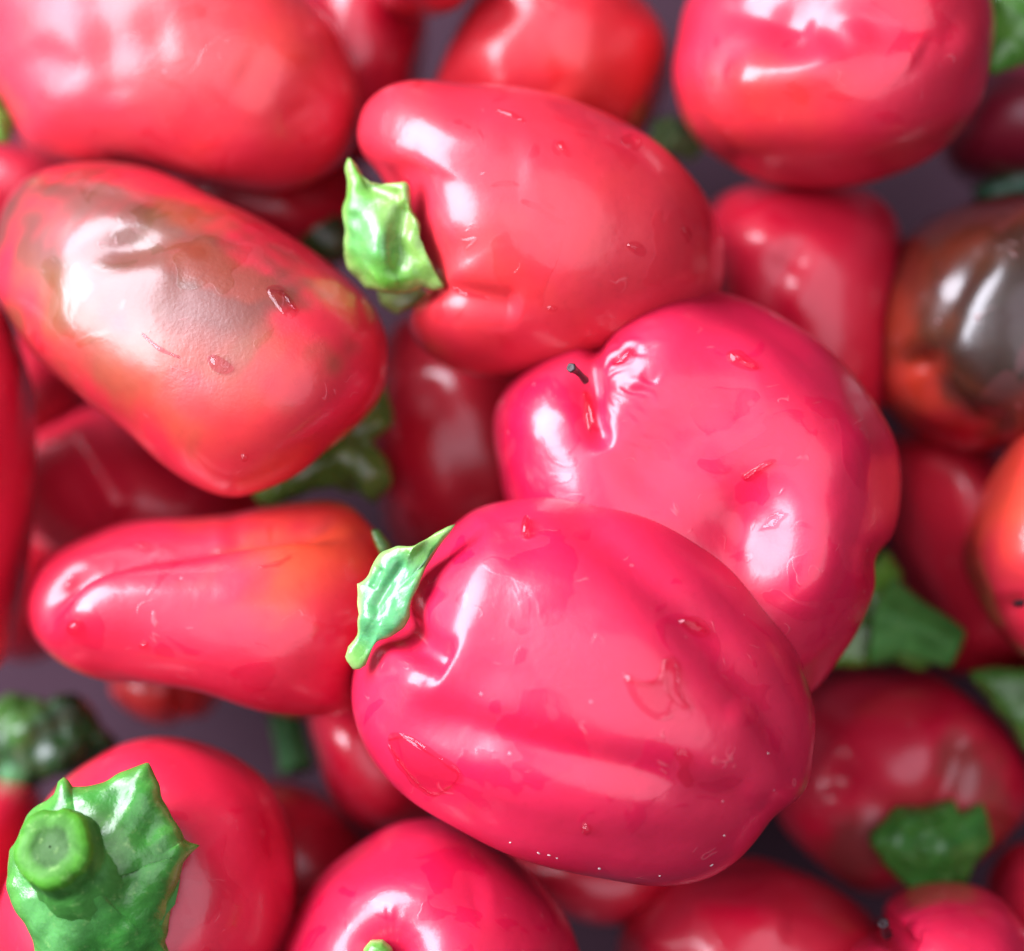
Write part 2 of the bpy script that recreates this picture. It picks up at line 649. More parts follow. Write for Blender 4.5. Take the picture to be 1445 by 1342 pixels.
# ------------------------------------------------------------------ the peppers, front to back
# A: largest, in front
A = pepper("largest glossy crimson pepper in front, wet streaked, pale green calyx on its left shoulder",
    [(735, 704), (810, 703), (880, 712), (940, 735), (1000, 775), (1050, 822), (1100, 883), (1130, 940), (1146, 1000),
     (1143, 1060), (1128, 1108), (1094, 1136), (1066, 1175), (1030, 1212), (985, 1237), (920, 1247), (850, 1239), (760, 1216),
     (680, 1185), (600, 1140), (548, 1098), (515, 1050), (500, 1000), (502, 950), (518, 908), (545, 880), (562, 840), (596, 785), (638, 742), (680, 715)],
    10, 25, 20, n=150, base=CRIM, sigma=1.0, e=.86, tilt=(.05, -.03),
    ops=[('g', [(770, 690), (860, 765), (950, 850), (1010, 915), (1065, 985), (1100, 1060), (1112, 1118)], 24, 1.45),
         ('g', [(560, 985), (680, 1035), (790, 1065), (900, 1092), (1000, 1122), (1060, 1135), (1110, 1120)], 22, 1.6),
         ('g', [(560, 1080), (700, 1150), (850, 1195), (1000, 1190)], 22, .5),
         ('G', [(550, 868), (575, 892), (598, 915), (640, 940)], 18, 2.8),
         ('g', [(590, 900), (630, 850), (650, 780), (690, 740)], 26, .6),
         ('g', [(1030, 985), (1080, 1060), (1082, 1105), (1040, 1135)], 17, -.6), ('g', [(660, 1045), (760, 1080), (900, 1108), (1000, 1138)], 16, -.45),
         ('g', [(715, 735), (672, 800), (655, 870), (640, 925), (590, 955), (535, 965)], 30, -1.0),
         ('b', (1030, 1070), (70, 45, -35), 1.0),
         ('b', (870, 950), (130, 70, -30), .8)],
    wet=[((760, 830), 75, .25), ((930, 990), 45, .3), ((985, 1050), 120, .06), ((700, 1080), 90, .08)],
    frost=[((800, 920), 60, .8), ((560, 985), 25, .5)], lump=.25)
calyx(A, [(650, 735, 2), (640, 752, 1), (612, 777, 1), (590, 818, 3), (572, 868, 2), (548, 893, 1), (528, 912, 0), (513, 943, -1), (497, 948, -2), (487, 930, -2),
          (500, 903, -1), (512, 868, 0), (500, 822, -1), (530, 795, 0), (560, 772, 2), (585, 768, 3), (610, 755, 2)],
      22, 2.4, 1.4, n=44, col=BLUEG, rim=PALE, rough=.55, centre=(556, 838), conform=.6, sigma=.8,
      spots=[((610, 765), 40, LEAF, .4, .9), ((505, 925), 22, LEAF, .4, .8)],
      ops=[('g', [(575, 790), (545, 830), (525, 870)], 7, 1.0), ('g', [(540, 800), (520, 830)], 5, .6)])

# B: kidney shaped, right of centre
B = pepper("kidney shaped crimson pepper right of centre with wrinkled dimple and dark stalk remnant",
    [(700, 600), (704, 655), (718, 710), (760, 770), (830, 840), (920, 900), (1030, 960), (1090, 985), (1143, 970), (1185, 925), (1215, 880), (1231, 830),
     (1229, 786), (1256, 755), (1268, 700), (1265, 640), (1245, 590), (1203, 530), (1150, 480), (1090, 440), (1030, 417),
     (960, 406), (900, 415), (862, 443), (845, 464), (800, 475), (765, 500), (728, 538), (706, 572)],
    -6, 27, 20, n=140, base=CRIM, sigma=1.0, e=.88, tilt=(.07, -.04),
    ops=[('G', [(845, 450), (836, 490), (826, 530), (829, 570), (838, 610), (850, 640)], 12, 2.3),
         ('b', (826, 535), 22, -1.8),
         ('b', (1000, 720), (150, 70, -35), -3.6),
         ('b', (755, 585), (40, 50, 0), 1.4),
         ('b', (905, 470), (50, 40, 30), 1.2),
         ('b', (1150, 785), (46, 72, -20), 4.0),
         ('b', (1062, 742), (40, 62, -20), -2.4), ('g', [(900, 440), (1040, 500), (1160, 590), (1215, 700)], 40, -.9), ('g', [(860, 690), (960, 600), (1080, 560)], 34, .8), ('n', 20, .16, 91),
         ('w', (822, 540), 45, 150, -75, 75, 22, .11), ('w', (815, 535), 60, 190, -40, 85, 15, .06)],
    wet=[((1010, 640), 110, .12), ((760, 640), 80, .2), ((1150, 840), 70, .12), ((1090, 590), 80, .1)],
    frost=[((1100, 770), 55, .5)], lump=.3)
calyx(B, [(1225, 790, 4), (1250, 775, 2), (1270, 830, 0), (1300, 860, 0), (1362, 905, 2), (1350, 925, 2), (1300, 945, 0), (1240, 940, 0), (1170, 940, 2), (1150, 870, 4)],
      -34, 5, 3, n=30, col=(.10, .26, .03), rough=.7, centre=(1225, 880))
stem(B, [(1250, 880, -31), (1290, 890, -29), (1345, 915, -27)], [7.5, 4.6, 3.4], col=(.07, .25, .05))
st = stem({'org': B['org'], 'real': B['real']}, [(826, 537, 14), (820, 530, 16.5), (812, 523, 18.5), (806, 519, 20)], [.6, .45, .5, .75], mat=TWIG, seg=10)
st.name = "blossom_remnant"

# C: upper middle
C_ = pepper("smooth scarlet pepper at upper middle with bright green calyx torn at its left end",
    [(511, 195), (522, 155), (555, 129), (610, 120), (700, 125), (780, 141), (860, 173), (920, 209), (972, 255), (1004, 300),
     (1020, 355), (1014, 410), (980, 455), (900, 500), (800, 526), (720, 532), (650, 522), (603, 496), (582, 465), (585, 437), (596, 415), (600, 385), (578, 345), (560, 290), (540, 245), (520, 222)],
    -9, 27, 20, n=130, base=WARM, sigma=1.0, e=.88, tilt=(-.03, .03), centre=(775, 325),
    ops=[('G', [(590, 405), (630, 414), (680, 424), (740, 436)], 15, 1.7),
         ('g', [(540, 245), (590, 258), (650, 262), (760, 250)], 34, .8),
         ('b', (600, 180), (60, 40, -20), .6)],
    spots=[((640, 400), (130, 70, -10), ORANGE, .7, .2), ((850, 300), (140, 90, -30), ORANGE, .8, .1)],
    wet=[((850, 200), 60, .12), ((960, 350), 60, .1)], lump=.25)
calyx(C_, [(490, 218, 1), (502, 226, 1), (522, 246, 2), (572, 262, 4), (585, 300, 4), (604, 345, 4), (618, 385, 3), (629, 406, 2), (612, 413, 1), (596, 405, 1), (570, 408, -1), (540, 405, -1), (516, 408, -3), (500, 385, -3),
           (485, 360, -3), (489, 320, -2), (491, 280, -1), (487, 245, 0)],
      6, 4.2, 2, n=44, col=(.14, .42, .045), rim=PALE, rough=.6, centre=(545, 325), conform=.5, sigma=.8,
      spots=[((525, 330), 45, BLUEG, .5, .6), ((575, 300), (40, 90, 20), (.22, .38, .09), .4, .8)],
      ops=[('g', [(570, 280), (562, 340), (566, 390)], 9, 1.8), ('g', [(500, 260), (540, 272), (570, 280)], 8, 1.0), ('b', (535, 380), (25, 30, 0), 1.8)])
lf = calyx(C_, [(560, 395), (600, 405), (618, 412), (590, 432), (560, 445), (535, 430), (530, 400)], -4, 1.5, 1.5, n=18, col=(.16, .22, .06), rough=.4)
lf.name = "sepal"

# D: big left pepper with brownish flank
D_ = pepper("broad red pepper at left with brownish unripe flank and glaring frosted highlight",
    [(0, 345), (14, 295), (50, 258), (110, 238), (170, 236), (230, 250), (300, 280), (380, 320), (450, 370), (512, 420),
     (542, 462), (550, 510), (543, 555), (510, 600), (462, 640), (412, 676), (345, 700), (292, 690), (240, 660), (180, 610), (118, 560), (60, 505), (18, 450), (-4, 400)],
    -10, 28, 22, n=120, base=(.52, .011, .030), sigma=1.5, e=.80, tilt=(.30, -.17),
    ops=[('b', (185, 345), (44, 19, 12), -1.7),
         ('g', [(60, 385), (150, 385), (260, 380)], 34, -.4),
         ('b', (300, 450), (90, 60, -30), .8)],
    spots=[((210, 400), (215, 125, -32), (.075, .034, .017), .35, .9), ((310, 380), (70, 30, -20), (.20, .03, .012), .25, .8), ((280, 300), (60, 25, -20), ORANGE, .4, .2),
           ((150, 500), (150, 60, -40), (.22, .05, .016), .6, .6), ((300, 580), (150, 60, -35), ORANGE, .7, .25), ((400, 520), 60, ORANGE, .6, .2)],
    wet=[((300, 375), 50, .3), ((310, 515), 18, .3)],
    frost=[((320, 450), 130, 1.0), ((200, 420), 110, .42), ((130, 340), 80, .12)], lump=.3)
calyx(D_, [(548, 530), (548, 600), (530, 625), (556, 680), (530, 712), (500, 690), (440, 690), (380, 705), (360, 690), (420, 640), (480, 590), (520, 560)],
      -24, 5, 3, n=26, col=(.09, .17, .03), rough=.8, centre=(490, 640))

# E: lying pepper at left, two lobes
E_ = pepper("long orange red pepper lying at left below the brownish one, tapering to a shiny tip",
    [(40, 850), (52, 800), (90, 763), (150, 743), (220, 732), (300, 724), (380, 712), (450, 706), (492, 712), (522, 742), (545, 775),
     (552, 820), (540, 880), (530, 950), (505, 998), (440, 1008), (380, 1000), (300, 977), (220, 962), (150, 951), (95, 930), (55, 895)],
    -12, 26, 20, n=120, base=RED, sigma=1.2, e=.88, tilt=(.10, -.08), centre=(310, 865),
    ops=[('g', [(60, 900), (78, 850), (115, 805), (180, 775), (280, 758), (400, 745), (520, 740)], 13, 3.6), ('b', (105, 790), (50, 26, 35), -1.6), ('b', (190, 752), (90, 14, 5), -.8),
         ('b', (130, 850), (50, 45, 30), 1.8),
         ('b', (420, 840), (90, 60, 0), .8),
         ('g', [(300, 735), (400, 742), (500, 748)], 14, .8)],
    spots=[((480, 785), (120, 60, 15), (.70, .085, .020), .8, .9), ((510, 850), 70, WARM, .7, .6), ((420, 725), (120, 25, 5), ORANGE, .6, .4)],
    wet=[((110, 890), 40, .25), ((480, 900), 60, .12)], lump=.25)
lf = calyx(E_, [(522, 748), (534, 746), (552, 770), (556, 800), (540, 790)], 4, 1.2, 1.2, n=14, col=DARK, rough=.3)

# N: bottom centre, dimple and stem towards camera
N_ = pepper("round crimson pepper at the bottom edge, its stem end dimple facing up",
    [(398, 1345), (415, 1295), (468, 1222), (538, 1176), (600, 1163), (660, 1174), (722, 1206), (772, 1258), (803, 1310), (815, 1370), (790, 1440), (720, 1500), (600, 1525), (490, 1505), (420, 1440)],
    -2, 28, 20, n=100, base=CRIM, sigma=2, tilt=(.08, -.16),
    ops=[('b', (533, 1345), (42, 34, 0), -6.5), ('b', (533, 1345), (14, 12, 0), -2), ('g', [(533, 1345), (600, 1300), (700, 1260)], 26, .6),
         ('b', (560, 1255), (90, 25, 5), .8), ('w', (533, 1345), 30, 90, 20, 160, 22, .035)],
    wet=[((650, 1250), 70, .12)], lump=.3)
calyx(N_, [(514, 1340), (524, 1328), (540, 1327), (552, 1338), (556, 1356), (535, 1368), (516, 1358)], 20, 2, 2, n=14, col=LEAF, rim=PALE, rough=.2)

# S: bottom left, calyx and stem facing camera
S_ = pepper("red pepper in the bottom left corner with broad green calyx and cut stem facing up",
    [(5, 1330), (15, 1240), (50, 1150), (85, 1105), (150, 1061), (210, 1042), (270, 1046), (330, 1070), (380, 1110), (408, 1165),
     (420, 1235), (416, 1310), (385, 1385), (320, 1440), (210, 1465), (90, 1440), (20, 1390)],
    -6, 28, 20, n=100, base=RED, sigma=2,
    ops=[('b', (150, 1240), (80, 80, 0), -2.0), ('b', (240, 1130), (40, 60, 30), .6)], lump=.3)
calyx(S_, [(18, 1200, -2), (30, 1170, -1), (62, 1140, 0), (82, 1122, 1), (89, 1100, 1), (102, 1113, 1), (150, 1098, 1), (196, 1084, 1), (210, 1074, 1), (222, 1118, 2), (246, 1170, 2), (256, 1186, 1), (284, 1192, 0), (259, 1214, 1), (246, 1250, 1),
           (238, 1300, 1), (232, 1328, 0), (242, 1348, -1), (200, 1362, 0), (130, 1385, 0), (60, 1375, 0), (44, 1320, 0), (26, 1270, 0), (24, 1235, -1)],
      21, 4.6, 2.5, n=84, col=(.045, .23, .035), rim=(.09, .28, .045), rough=.40, centre=(145, 1235), conform=.9, sigma=.35,
      spots=[((60, 1290), (60, 70, 0), (.11, .33, .10), .5, .7), ((130, 1200), (60, 50, 0), (.09, .20, .05), .5, .8), ((215, 1210), 60, (.06, .26, .04), .5, .6)],
      ops=[('b', (125, 1228), (62, 56, 0), 3.6), ('g', [(130, 1225), (180, 1150), (205, 1095)], 14, -.5), ('g', [(130, 1230), (200, 1210), (270, 1194)], 14, -.5),
           ('g', [(130, 1240), (190, 1290), (235, 1340)], 14, -.5), ('g', [(110, 1250), (90, 1320), (80, 1370)], 14, -.5)])
stem(S_, [(140, 1235, 18), (114, 1221, 23.5), (92, 1207, 27), (76, 1198, 30.5)], [13.0, 8.4, 6.5, 6.0], col=(.05, .21, .035), seg=48, twist=.035, colcap=(.06, .24, .018))

# F: top left
F_ = pepper("large blurred light red pepper in the top left corner with a pinkish glare",
    [(-8, 60), (-30, -20), (20, -80), (140, -105), (280, -85), (390, -35), (455, 22), (492, 80), (507, 150), (495, 212), (452, 250), (385, 266), (300, 258), (200, 241), (105, 232), (45, 215), (14, 170), (0, 115)],
    -26, 28, 22, n=72, base=WARM, sigma=2, tilt=(.20, -.16),
    ops=[('g', [(20, 60), (100, 100), (170, 60), (260, 40)], 26, .9), ('g', [(130, -40), (150, 60), (160, 160)], 20, .7), ('b', (440, 170), (24, 18, 40), -.7), ('g', [(440, 175), (400, 130), (330, 90)], 26, .5)],
    spots=[((300, 60), (170, 110, 0), ORANGE, .8, .3)], frost=[((120, 70), 220, .95)], lump=.4)
calyx(F_, [(-20, 120), (4, 135), (14, 170), (8, 200), (-25, 190)], -22, 3, 2, n=14, col=LEAF, rough=.5)

# G: top middle
G_ = pepper("blurred red pepper at the top edge behind the scarlet one, plain tapered",
    [(612, 150), (628, 90), (655, 20), (690, -40), (770, -75), (850, -50), (905, 8), (938, 50), (945, 100), (925, 160), (880, 215), (800, 250), (700, 245), (640, 210)],
    -44, 27, 20, n=56, base=(.52, .010, .022), ops=[('g', [(690, 0), (740, 80), (780, 160)], 30, 1.0)], spots=[((880, 110), 90, ORANGE, .8, .25)], lump=.4)
calyx(G_, [(915, 180), (932, 165), (960, 168), (985, 185), (1000, 205), (965, 222), (935, 215)], -46, 4, 3, n=14, col=(.07, .22, .04), rough=.4)
stem(G_, [(975, 200, -44), (955, 195, -41), (938, 188, -38)], [3.2, 2.8, 3.0], col=(.16, .36, .14))

# H: top right
H_ = pepper("blocky bright red pepper at the top right with a curved white glare on its end",
    [(958, 60), (953, 115), (973, 178), (1020, 222), (1090, 246), (1180, 256), (1262, 241), (1322, 210), (1370, 165), (1390, 100), (1396, 20), (1352, -60), (1200, -95), (1050, -80), (980, -20)],
    -20, 29, 22, n=84, base=RED, sigma=2, e=.80, tilt=(.07, -.07),
    ops=[('b', (1120, 5), (95, 62, -20), -5.0), ('g', [(1010, 105), (1100, 105), (1180, 75), (1225, 10)], 24, -1.8), ('b', (1090, 10), (24, 24, 0), -.6), ('g', [(1150, 40), (1050, 10), (980, 0)], 22, 1.0), ('g', [(1150, 60), (1260, 30), (1380, 60)], 26, 1.1), ('g', [(1390, 120), (1340, 100), (1290, 70)], 22, .5)],
    spots=[((1080, 160), (110, 60, 0), ORANGE, .8, .3)], lump=.35)
calyx(H_, [(1385, 100), (1400, 60), (1395, 10), (1420, -30), (1470, -40), (1490, 40), (1450, 90), (1420, 95), (1400, 108)], -22, 4, 3, n=20, col=(.10, .30, .04), rough=.6, centre=(1440, 30))

# I: middle right behind
I_ = pepper("dull red pepper at upper right wedged between the scarlet pepper and the brown one",
    [(985, 330), (1010, 285), (1060, 265), (1130, 260), (1200, 267), (1244, 297), (1260, 345), (1257, 450), (1247, 540), (1228, 590), (1150, 620), (1050, 560), (990, 450)],
    -46, 27, 20, n=56, base=(.58, .007, .034), e=.8, ops=[('b', (1118, 362), (18, 18, 0), -1.6), ('g', [(1118, 362), (1090, 420), (1110, 500)], 22, 1.4), ('b', (1060, 345), (35, 25, 0), .8)], lump=.4)

# J: brown pepper
J_ = pepper("dark brown half ripe pepper at the right edge with two bluish white glints",
    [(1232, 470), (1239, 420), (1262, 370), (1295, 322), (1350, 287), (1440, 272), (1530, 300), (1570, 390), (1560, 500), (1500, 590), (1430, 630), (1365, 637), (1300, 614), (1255, 580), (1236, 540)],
    -34, 29, 22, n=72, base=BROWN, e=.80, tilt=(.16, -.12),
    ops=[('G', [(1290, 520), (1320, 560), (1370, 600), (1440, 620)], 20, 2.2), ('g', [(1400, 330), (1345, 420), (1310, 490), (1296, 540)], 16, 1.1), ('b', (1285, 512), (12, 12, 0), -1.2)],
    spots=[((1330, 330), (170, 75, 25), (.17, .022, .012), .6, .8), ((1270, 570), (75, 80, 0), (.48, .032, .015), .3, 1.), ((1330, 625), (120, 40, 0), (.45, .006, .016), .4, 1.), ((1265, 470), (35, 60, 0), (.34, .035, .013), .5, .7),
           ((1430, 450), (120, 130, 0), OLIVE, .5, .85)], wet=[((1350, 430), 150, .3)], lump=.3)

# L: orange red at right edge
L_ = pepper("bright orange red pepper cut by the right edge with a small dark blossom scar",
    [(1450, 598), (1402, 678), (1366, 742), (1357, 790), (1370, 832), (1402, 884), (1450, 930), (1530, 960), (1620, 930), (1660, 820), (1640, 700), (1560, 610), (1490, 580)],
    -16, 27, 20, n=64, base=WARM, ops=[('b', (1438, 852), (16, 12, 0), -1.6), ('g', [(1438, 852), (1470, 780), (1520, 700)], 24, 1.0), ('b', (1440, 780), (35, 40, 0), .8)],
    spots=[((1410, 690), (100, 90, 30), ORANGE, .8, .7)], lump=.3)
sc_ = drop(L_, ellipse(1438, 851, 9, 6, 0, 8, .2, 3), .5, 4, mat=TWIG, name="blossom_scar")

# K: behind, right lower
K_ = pepper("shaded red pepper at right behind the orange one, pale glint on its left side",
    [(1244, 640), (1262, 610), (1330, 600), (1420, 640), (1470, 740), (1480, 860), (1440, 940), (1350, 960), (1315, 935), (1288, 860), (1262, 770), (1246, 700)],
    -56, 25, 20, n=48, base=(.60, .008, .032), ops=[('g', [(1300, 640), (1330, 760), (1380, 900)], 26, 1.5)], lump=.4)

# M: lower right, calyx facing
M_ = pepper("shaded crimson pepper at lower right with its green calyx and brown scarring facing up",
    [(1105, 1050), (1120, 985), (1170, 950), (1240, 944), (1310, 955), (1375, 988), (1422, 1032), (1448, 1085), (1446, 1140), (1405, 1200), (1310, 1265), (1210, 1262), (1135, 1205), (1098, 1140)],
    -46, 29, 22, n=64, base=(.56, .006, .036), ops=[('b', (1315, 1190), (70, 60, 0), -4.5), ('g', [(1315, 1180), (1345, 1100), (1360, 1020)], 18, 2.2), ('g', [(1300, 1180), (1220, 1130), (1150, 1080)], 22, 1.2), ('g', [(1320, 1180), (1400, 1180), (1440, 1150)], 18, 1.4)],
    spots=[((1360, 1090), (30, 60, 10), (.20, .05, .03), .5, .7), ((1215, 1200), (55, 45, 0), (.10, .035, .025), .5, .8), ((1400, 1150), (30, 60, 0), (.12, .04, .02), .6, .6), ((1330, 1150), (90, 40, 0), (.35, .03, .03), .6, .5)], lump=.4)
calyx(M_, [(1228, 1185), (1250, 1160), (1262, 1140), (1300, 1142), (1345, 1128), (1352, 1145), (1385, 1130), (1392, 1160), (1405, 1190), (1375, 1215), (1368, 1250), (1330, 1258), (1290, 1262), (1270, 1240), (1245, 1215)],
      -21, 4.5, 3.5, n=30, col=(.05, .22, .035), rough=.5, conform=.8, centre=(1316, 1197), ops=[('b', (1320, 1200), (28, 24, 0), 2.2)])

# O: under A
O_ = pepper("dark red pepper mostly hidden under the front pepper's lower edge",
    [(690, 1190), (760, 1150), (900, 1150), (1000, 1200), (960, 1250), (900, 1290), (840, 1296), (770, 1270), (715, 1235)],
    -40, 20, 18, n=40, base=(.56, .006, .030), lump=.4)

# P: bottom
P_ = pepper("smooth red pepper at the bottom edge right of centre, lying behind the corner pepper",
    [(872, 1350), (886, 1300), (935, 1250), (1005, 1220), (1080, 1214), (1155, 1240), (1222, 1290), (1262, 1350), (1255, 1420), (1180, 1470), (1050, 1480), (930, 1450), (880, 1400)],
    -28, 26, 20, n=64, base=(.58, .006, .034), ops=[('b', (915, 1325), (20, 20, 0), .9), ('g', [(960, 1270), (1030, 1290), (1120, 1310)], 20, -.8)], lump=.35)

# Q: bottom right corner
Q_ = pepper("shiny crinkled crimson pepper tip at the bottom right corner with a bright glare",
    [(1195, 1345), (1225, 1325), (1252, 1308), (1262, 1280), (1325, 1256), (1390, 1260), (1432, 1288), (1465, 1340), (1460, 1420), (1380, 1470), (1270, 1460), (1205, 1400)],
    -8, 25, 20, n=72, base=CRIM, sigma=1.5, ops=[('G', [(1248, 1308), (1270, 1325), (1300, 1340)], 12, 2.6), ('b', (1320, 1300), (30, 25, 0), 1.0), ('w', (1252, 1310), 20, 90, -60, 60, 22, .12)], lump=.3)
stq = stem(Q_, [(1252, 1318, 4), (1249, 1310, 6), (1247, 1303, 8)], [.9, .7, .9], mat=TWIG, seg=10)
stq.name = "blossom_remnant"

R_ = pepper("red pepper at the right edge just above the bottom right corner",
    [(1398, 1270), (1412, 1235), (1445, 1200), (1510, 1190), (1560, 1260), (1540, 1340), (1450, 1350), (1405, 1310)], -26, 22, 18, n=40, base=RED, lump=.4)

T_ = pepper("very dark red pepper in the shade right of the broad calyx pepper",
    [(330, 1120), (380, 1100), (440, 1110), (500, 1150), (545, 1210), (500, 1300), (420, 1330), (340, 1300), (310, 1200)], -46, 22, 18, n=40, base=SHADE_RED, lump=.4)

U_ = pepper("small shaded red pepper under the front pepper's left end with one round glint",
    [(432, 1010), (440, 970), (500, 940), (580, 970), (625, 1060), (612, 1150), (560, 1172), (500, 1155), (462, 1110), (446, 1060)], -38, 22, 18, n=48, base=(.56, .006, .032), lump=.35)
V_ = pepper("shaded dark red pepper in the central hollow with a small violet glint",
    [(516, 600), (522, 520), (550, 470), (600, 440), (700, 450), (790, 560), (800, 700), (740, 820), (640, 830), (560, 770), (535, 690)], -52, 26, 20, n=56, base=(.54, .007, .026), ops=[('g', [(580, 520), (640, 620), (680, 740)], 26, 1.0)], lump=.4)
W_ = pepper("shaded dark red pepper behind the left peppers with a thin pale ridge line",
    [(5, 690), (35, 610), (90, 580), (150, 570), (260, 610), (370, 680), (400, 740), (330, 800), (180, 830), (70, 800)], -56, 25, 20, n=56, base=(.54, .006, .030), ops=[('g', [(95, 595), (130, 650), (180, 730)], 14, -1.6)], lump=.4)
X_ = pepper("blurred plain red pepper cut by the left edge",
    [(-10, 420), (25, 480), (46, 560), (50, 650), (40, 750), (22, 860), (-5, 950), (-90, 960), (-170, 860), (-190, 680), (-160, 520), (-90, 420)], -14, 25, 20, n=56, base=RED, lump=.35)
Y_ = pepper("little orange red pepper tip poking out beneath the long lying pepper",
    [(165, 965), (180, 920), (260, 900), (320, 940), (300, 990), (285, 1008), (262, 1010), (240, 1020), (205, 1012), (178, 990)], -52, 18, 16, n=40, base=(.50, .020, .018), sigma=1.5, ops=[('g', [(262, 1012), (255, 980), (250, 940)], 8, 2.0)], lump=.3)
Z_ = pepper("dim red pepper at the left edge below the dark green calyx",
    [(-60, 1140), (-20, 1105), (40, 1110), (60, 1150), (50, 1230), (10, 1290), (-60, 1280), (-100, 1210)], -34, 22, 18, n=40, base=RED, lump=.4)
calyx(Z_, [(-20, 1000), (10, 975), (40, 990), (100, 985), (150, 1010), (165, 1050), (120, 1080), (70, 1095), (30, 1115), (-10, 1110), (-30, 1060)], -38, 6, 4, n=28, col=(.018, .06, .018), rough=1.0,
      spots=[((15, 1010), 36, (.07, .20, .03), .6, .6), ((15, 1095), 22, (.08, .26, .10), .5, .8)], centre=(65, 1045))

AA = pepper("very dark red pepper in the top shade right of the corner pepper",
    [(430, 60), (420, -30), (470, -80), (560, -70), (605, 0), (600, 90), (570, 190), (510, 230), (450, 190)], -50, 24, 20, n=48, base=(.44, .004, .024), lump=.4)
AB = pepper("sliver of bright red pepper hanging over the top edge",
    [(520, -40), (560, -90), (640, -90), (670, -40), (650, 2), (600, 16), (548, 8)], -22, 18, 16, n=36, base=WARM, lump=.3)
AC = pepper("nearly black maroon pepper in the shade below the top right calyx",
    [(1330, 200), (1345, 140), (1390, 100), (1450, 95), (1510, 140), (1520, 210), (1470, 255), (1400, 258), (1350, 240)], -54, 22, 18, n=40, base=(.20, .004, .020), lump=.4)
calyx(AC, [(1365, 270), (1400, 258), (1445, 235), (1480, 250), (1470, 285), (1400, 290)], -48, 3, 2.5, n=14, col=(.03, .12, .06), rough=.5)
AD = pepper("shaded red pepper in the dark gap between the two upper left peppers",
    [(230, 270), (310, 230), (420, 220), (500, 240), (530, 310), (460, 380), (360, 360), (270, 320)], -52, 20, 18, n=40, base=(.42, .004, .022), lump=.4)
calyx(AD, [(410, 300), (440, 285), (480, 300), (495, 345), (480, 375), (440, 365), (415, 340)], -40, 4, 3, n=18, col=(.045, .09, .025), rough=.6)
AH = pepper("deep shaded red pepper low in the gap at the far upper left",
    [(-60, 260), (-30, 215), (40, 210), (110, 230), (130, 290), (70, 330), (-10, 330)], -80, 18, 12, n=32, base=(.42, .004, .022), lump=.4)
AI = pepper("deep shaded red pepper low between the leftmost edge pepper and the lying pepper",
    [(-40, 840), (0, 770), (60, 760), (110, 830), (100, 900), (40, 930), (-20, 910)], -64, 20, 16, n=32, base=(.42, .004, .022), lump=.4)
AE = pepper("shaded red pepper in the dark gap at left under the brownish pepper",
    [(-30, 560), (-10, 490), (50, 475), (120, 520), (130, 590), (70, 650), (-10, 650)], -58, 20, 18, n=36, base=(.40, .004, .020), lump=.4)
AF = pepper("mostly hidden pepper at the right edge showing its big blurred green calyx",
    [(1420, 960), (1480, 930), (1580, 960), (1620, 1060), (1560, 1140), (1480, 1120), (1440, 1050)], -44, 22, 18, n=36, base=SHADE_RED, lump=.4)
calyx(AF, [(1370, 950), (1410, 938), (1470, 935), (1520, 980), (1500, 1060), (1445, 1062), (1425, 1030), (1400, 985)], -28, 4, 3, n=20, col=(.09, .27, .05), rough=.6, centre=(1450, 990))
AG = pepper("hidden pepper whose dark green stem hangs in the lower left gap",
    [(360, 980), (400, 930), (480, 940), (500, 1000), (440, 1010), (390, 1005)], -60, 14, 12, n=32, base=SHADE_RED, lump=.3)
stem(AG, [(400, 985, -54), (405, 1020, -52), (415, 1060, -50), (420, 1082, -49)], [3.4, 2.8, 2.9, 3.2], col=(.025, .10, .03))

def rivulet(r, pts, wid, h=.6, name="water_drop"):
    """a raised thread of water following a line on the skin"""
    c = curve(pts, 6)
    t = np.gradient(c, axis=0)
    t /= np.linalg.norm(t, axis=1)[:, None] + 1e-9
    side = np.stack([-t[:, 1], t[:, 0]], -1)
    rows, K = [], 9
    for i, (q, sd) in enumerate(zip(c, side)):
        e = math.sqrt(max(0.02, math.sin(math.pi * (i + .3) / (len(c) - .4)))) * (1 + .2 * math.sin(i * 1.3))
        for j in range(K):
            u = 1 - 2 * j / (K - 1)
            p = q + sd * u * wid * e
            sfc, nn = drape(r, p[0], p[1])
            if sfc is None:
                return None
            rows.append(sfc + nn * (h * e * math.sqrt(max(0, 1 - u * u)) - .04))
    F = [(i * K + j, i * K + j + 1, (i + 1) * K + j + 1, (i + 1) * K + j) for i in range(len(c) - 1) for j in range(K - 1)]
    P = np.array(rows)
    F = np.array(F)
    if normals(P, F)[:, 2].mean() < 0:
        F = F[:, ::-1]
    return mesh_obj(name, P, F, WATER, r)

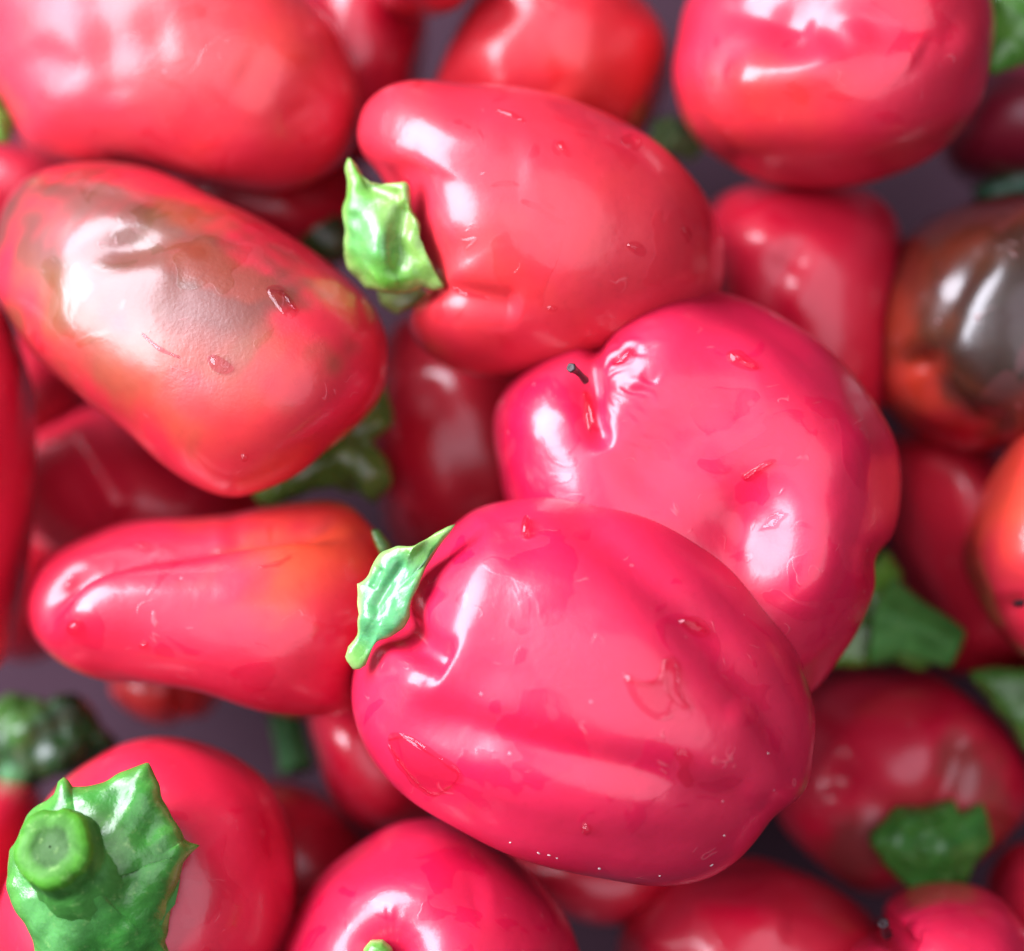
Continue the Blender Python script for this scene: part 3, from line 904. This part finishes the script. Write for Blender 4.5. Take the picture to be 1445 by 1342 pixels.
# ------------------------------------------------------------------ water on the skins
for r_, p_, w_, h_ in [
    (A, [(880, 955), (900, 965), (922, 965), (936, 952), (937, 936), (946, 930), (956, 945), (957, 972), (968, 992), (974, 998)], 4.5, .75),
    (A, [(938, 958), (941, 975), (950, 990)], 3.5, .5),
    (A, [(548, 1045), (575, 1040), (610, 1062), (648, 1090), (638, 1110), (612, 1124)], 4, .5),
    (A, [(548, 1050), (565, 1078), (590, 1108), (612, 1124)], 4, .5),
    (A, [(745, 760), (742, 748), (747, 734)], 4, 1.0),
    (A, [(962, 880), (980, 882), (996, 892)], 4, .7),
    (B, [(868, 517), (880, 508), (890, 498), (896, 492)], 3.5, .6),
    (B, [(824, 552), (828, 570), (828, 590), (834, 612)], 3.5, .7),
    (B, [(1028, 500), (1044, 506), (1056, 516), (1070, 520)], 3.5, .6),
    (B, [(1050, 678), (1068, 664), (1090, 652)], 3.5, .5),
    (D_, [(378, 410), (398, 414), (410, 428), (418, 440)], 3, .5),
    (D_, [(200, 470), (225, 492), (255, 505)], 3, .4),
    (E_, [(365, 800), (390, 796), (412, 784)], 3, .4),
    (C_, [(700, 155), (722, 162), (742, 172)], 3, .4),
    (C_, [(640, 405), (660, 415), (690, 420)], 3, .5),
]:
    rivulet(r_, p_, w_, h_)
for i, (r, o, h, ring) in enumerate([
    (A, [(880, 952), (893, 955), (905, 960), (922, 958), (932, 948), (934, 934), (945, 931), (956, 945), (958, 962), (956, 975), (966, 990), (974, 998), (966, 1003), (950, 992), (944, 1010), (925, 1016), (905, 1003), (888, 980)], .8, .45),
    (A, [(958, 876), (972, 869), (988, 872), (1000, 885), (1002, 896), (988, 900), (972, 893)], .9, 0),
    (A, [(545, 1040), (560, 1032), (590, 1050), (625, 1075), (650, 1092), (640, 1110), (615, 1125), (590, 1110), (560, 1075)], .22, .3),
    (A, [(735, 758), (738, 738), (746, 732), (752, 745), (750, 760)], 1.2, 0),
    (A, ellipse(828, 1169, 8, 7, 0, 8, .05, 5), .7, 0),
    (A, [(950, 1062), (965, 1055), (978, 1066), (972, 1085), (980, 1105), (968, 1112), (955, 1095), (960, 1078)], .4, .4),
    (B, [(1025, 498), (1042, 494), (1058, 506), (1072, 518), (1062, 524), (1045, 520), (1030, 512)], .7, 0),
    (B, [(862, 512), (880, 500), (892, 492), (900, 500), (890, 512), (872, 518)], .8, 0),
    (B, [(822, 555), (828, 552), (832, 575), (840, 595), (846, 610), (836, 605), (826, 582)], .8, 0),
    (B, [(1045, 672), (1062, 660), (1085, 648), (1096, 650), (1080, 664), (1058, 680)], .5, .3),
    (B, ellipse(1198, 912, 14, 7, 60, 9, .2, 7), .5, 0),
    (B, ellipse(1092, 735, 22, 10, 40, 11, .25, 8), .5, .4),
    (C_, [(875, 195), (890, 190), (905, 200), (900, 212), (885, 208)], .5, 0),
    (C_, [(785, 205), (792, 198), (800, 212), (802, 222), (793, 216)], .5, 0),
    (C_, [(884, 345), (898, 340), (912, 352), (908, 362), (892, 356)], .5, 0),
    (C_, ellipse(968, 330, 6, 14, 20, 9, .2, 9), .5, 0),
    (C_, ellipse(780, 435, 8, 4, 0, 8, .2, 10), .4, 0),
    (D_, [(292, 505), (302, 500), (318, 508), (330, 520), (318, 528), (300, 522)], .9, 0),
    (D_, [(375, 408), (395, 402), (412, 420), (422, 436), (412, 450), (396, 440)], .4, .6),
    (D_, ellipse(345, 645, 6, 5, 0, 8, .1, 12), .5, 0),
    (E_, ellipse(108, 884, 11, 11, 0, 9, .08, 13), 1.1, 0),
    (E_, ellipse(203, 910, 7, 4, 20, 8, .2, 14), .5, 0),
    (E_, ellipse(203, 775, 12, 6, 0, 9, .2, 15), .8, 0),
    (E_, [(92, 826), (100, 812), (112, 806), (108, 820), (96, 838)], .7, 0),
    (S_, ellipse(255, 1180, 4, 4, 0, 7, .1, 16), .5, 0),
]):
    drop(r, o, h * 1.45, ring=ring)

# pale crumbs stuck along the lower edge of the front pepper
for i, (x, y, a, b_, ro) in enumerate([(760, 1204, 5, 2.5, -20), (775, 1207, 5, 2, -15), (786, 1211, 3, 1.5, -20), (846, 1226, 5, 3, -10), (1004, 1221, 7, 2.5, 30), (931, 1236, 4, 2, 0), (1022, 1179, 3, 3, 0), (1084, 1063, 3, 3, 0), (720, 1189, 3, 2, 0)]):
    drop(A, ellipse(x, y, a * .55, b_ * .45, ro, 7, .3, 40 + i), .12, 3, mat=CRUMB, name="crumb")
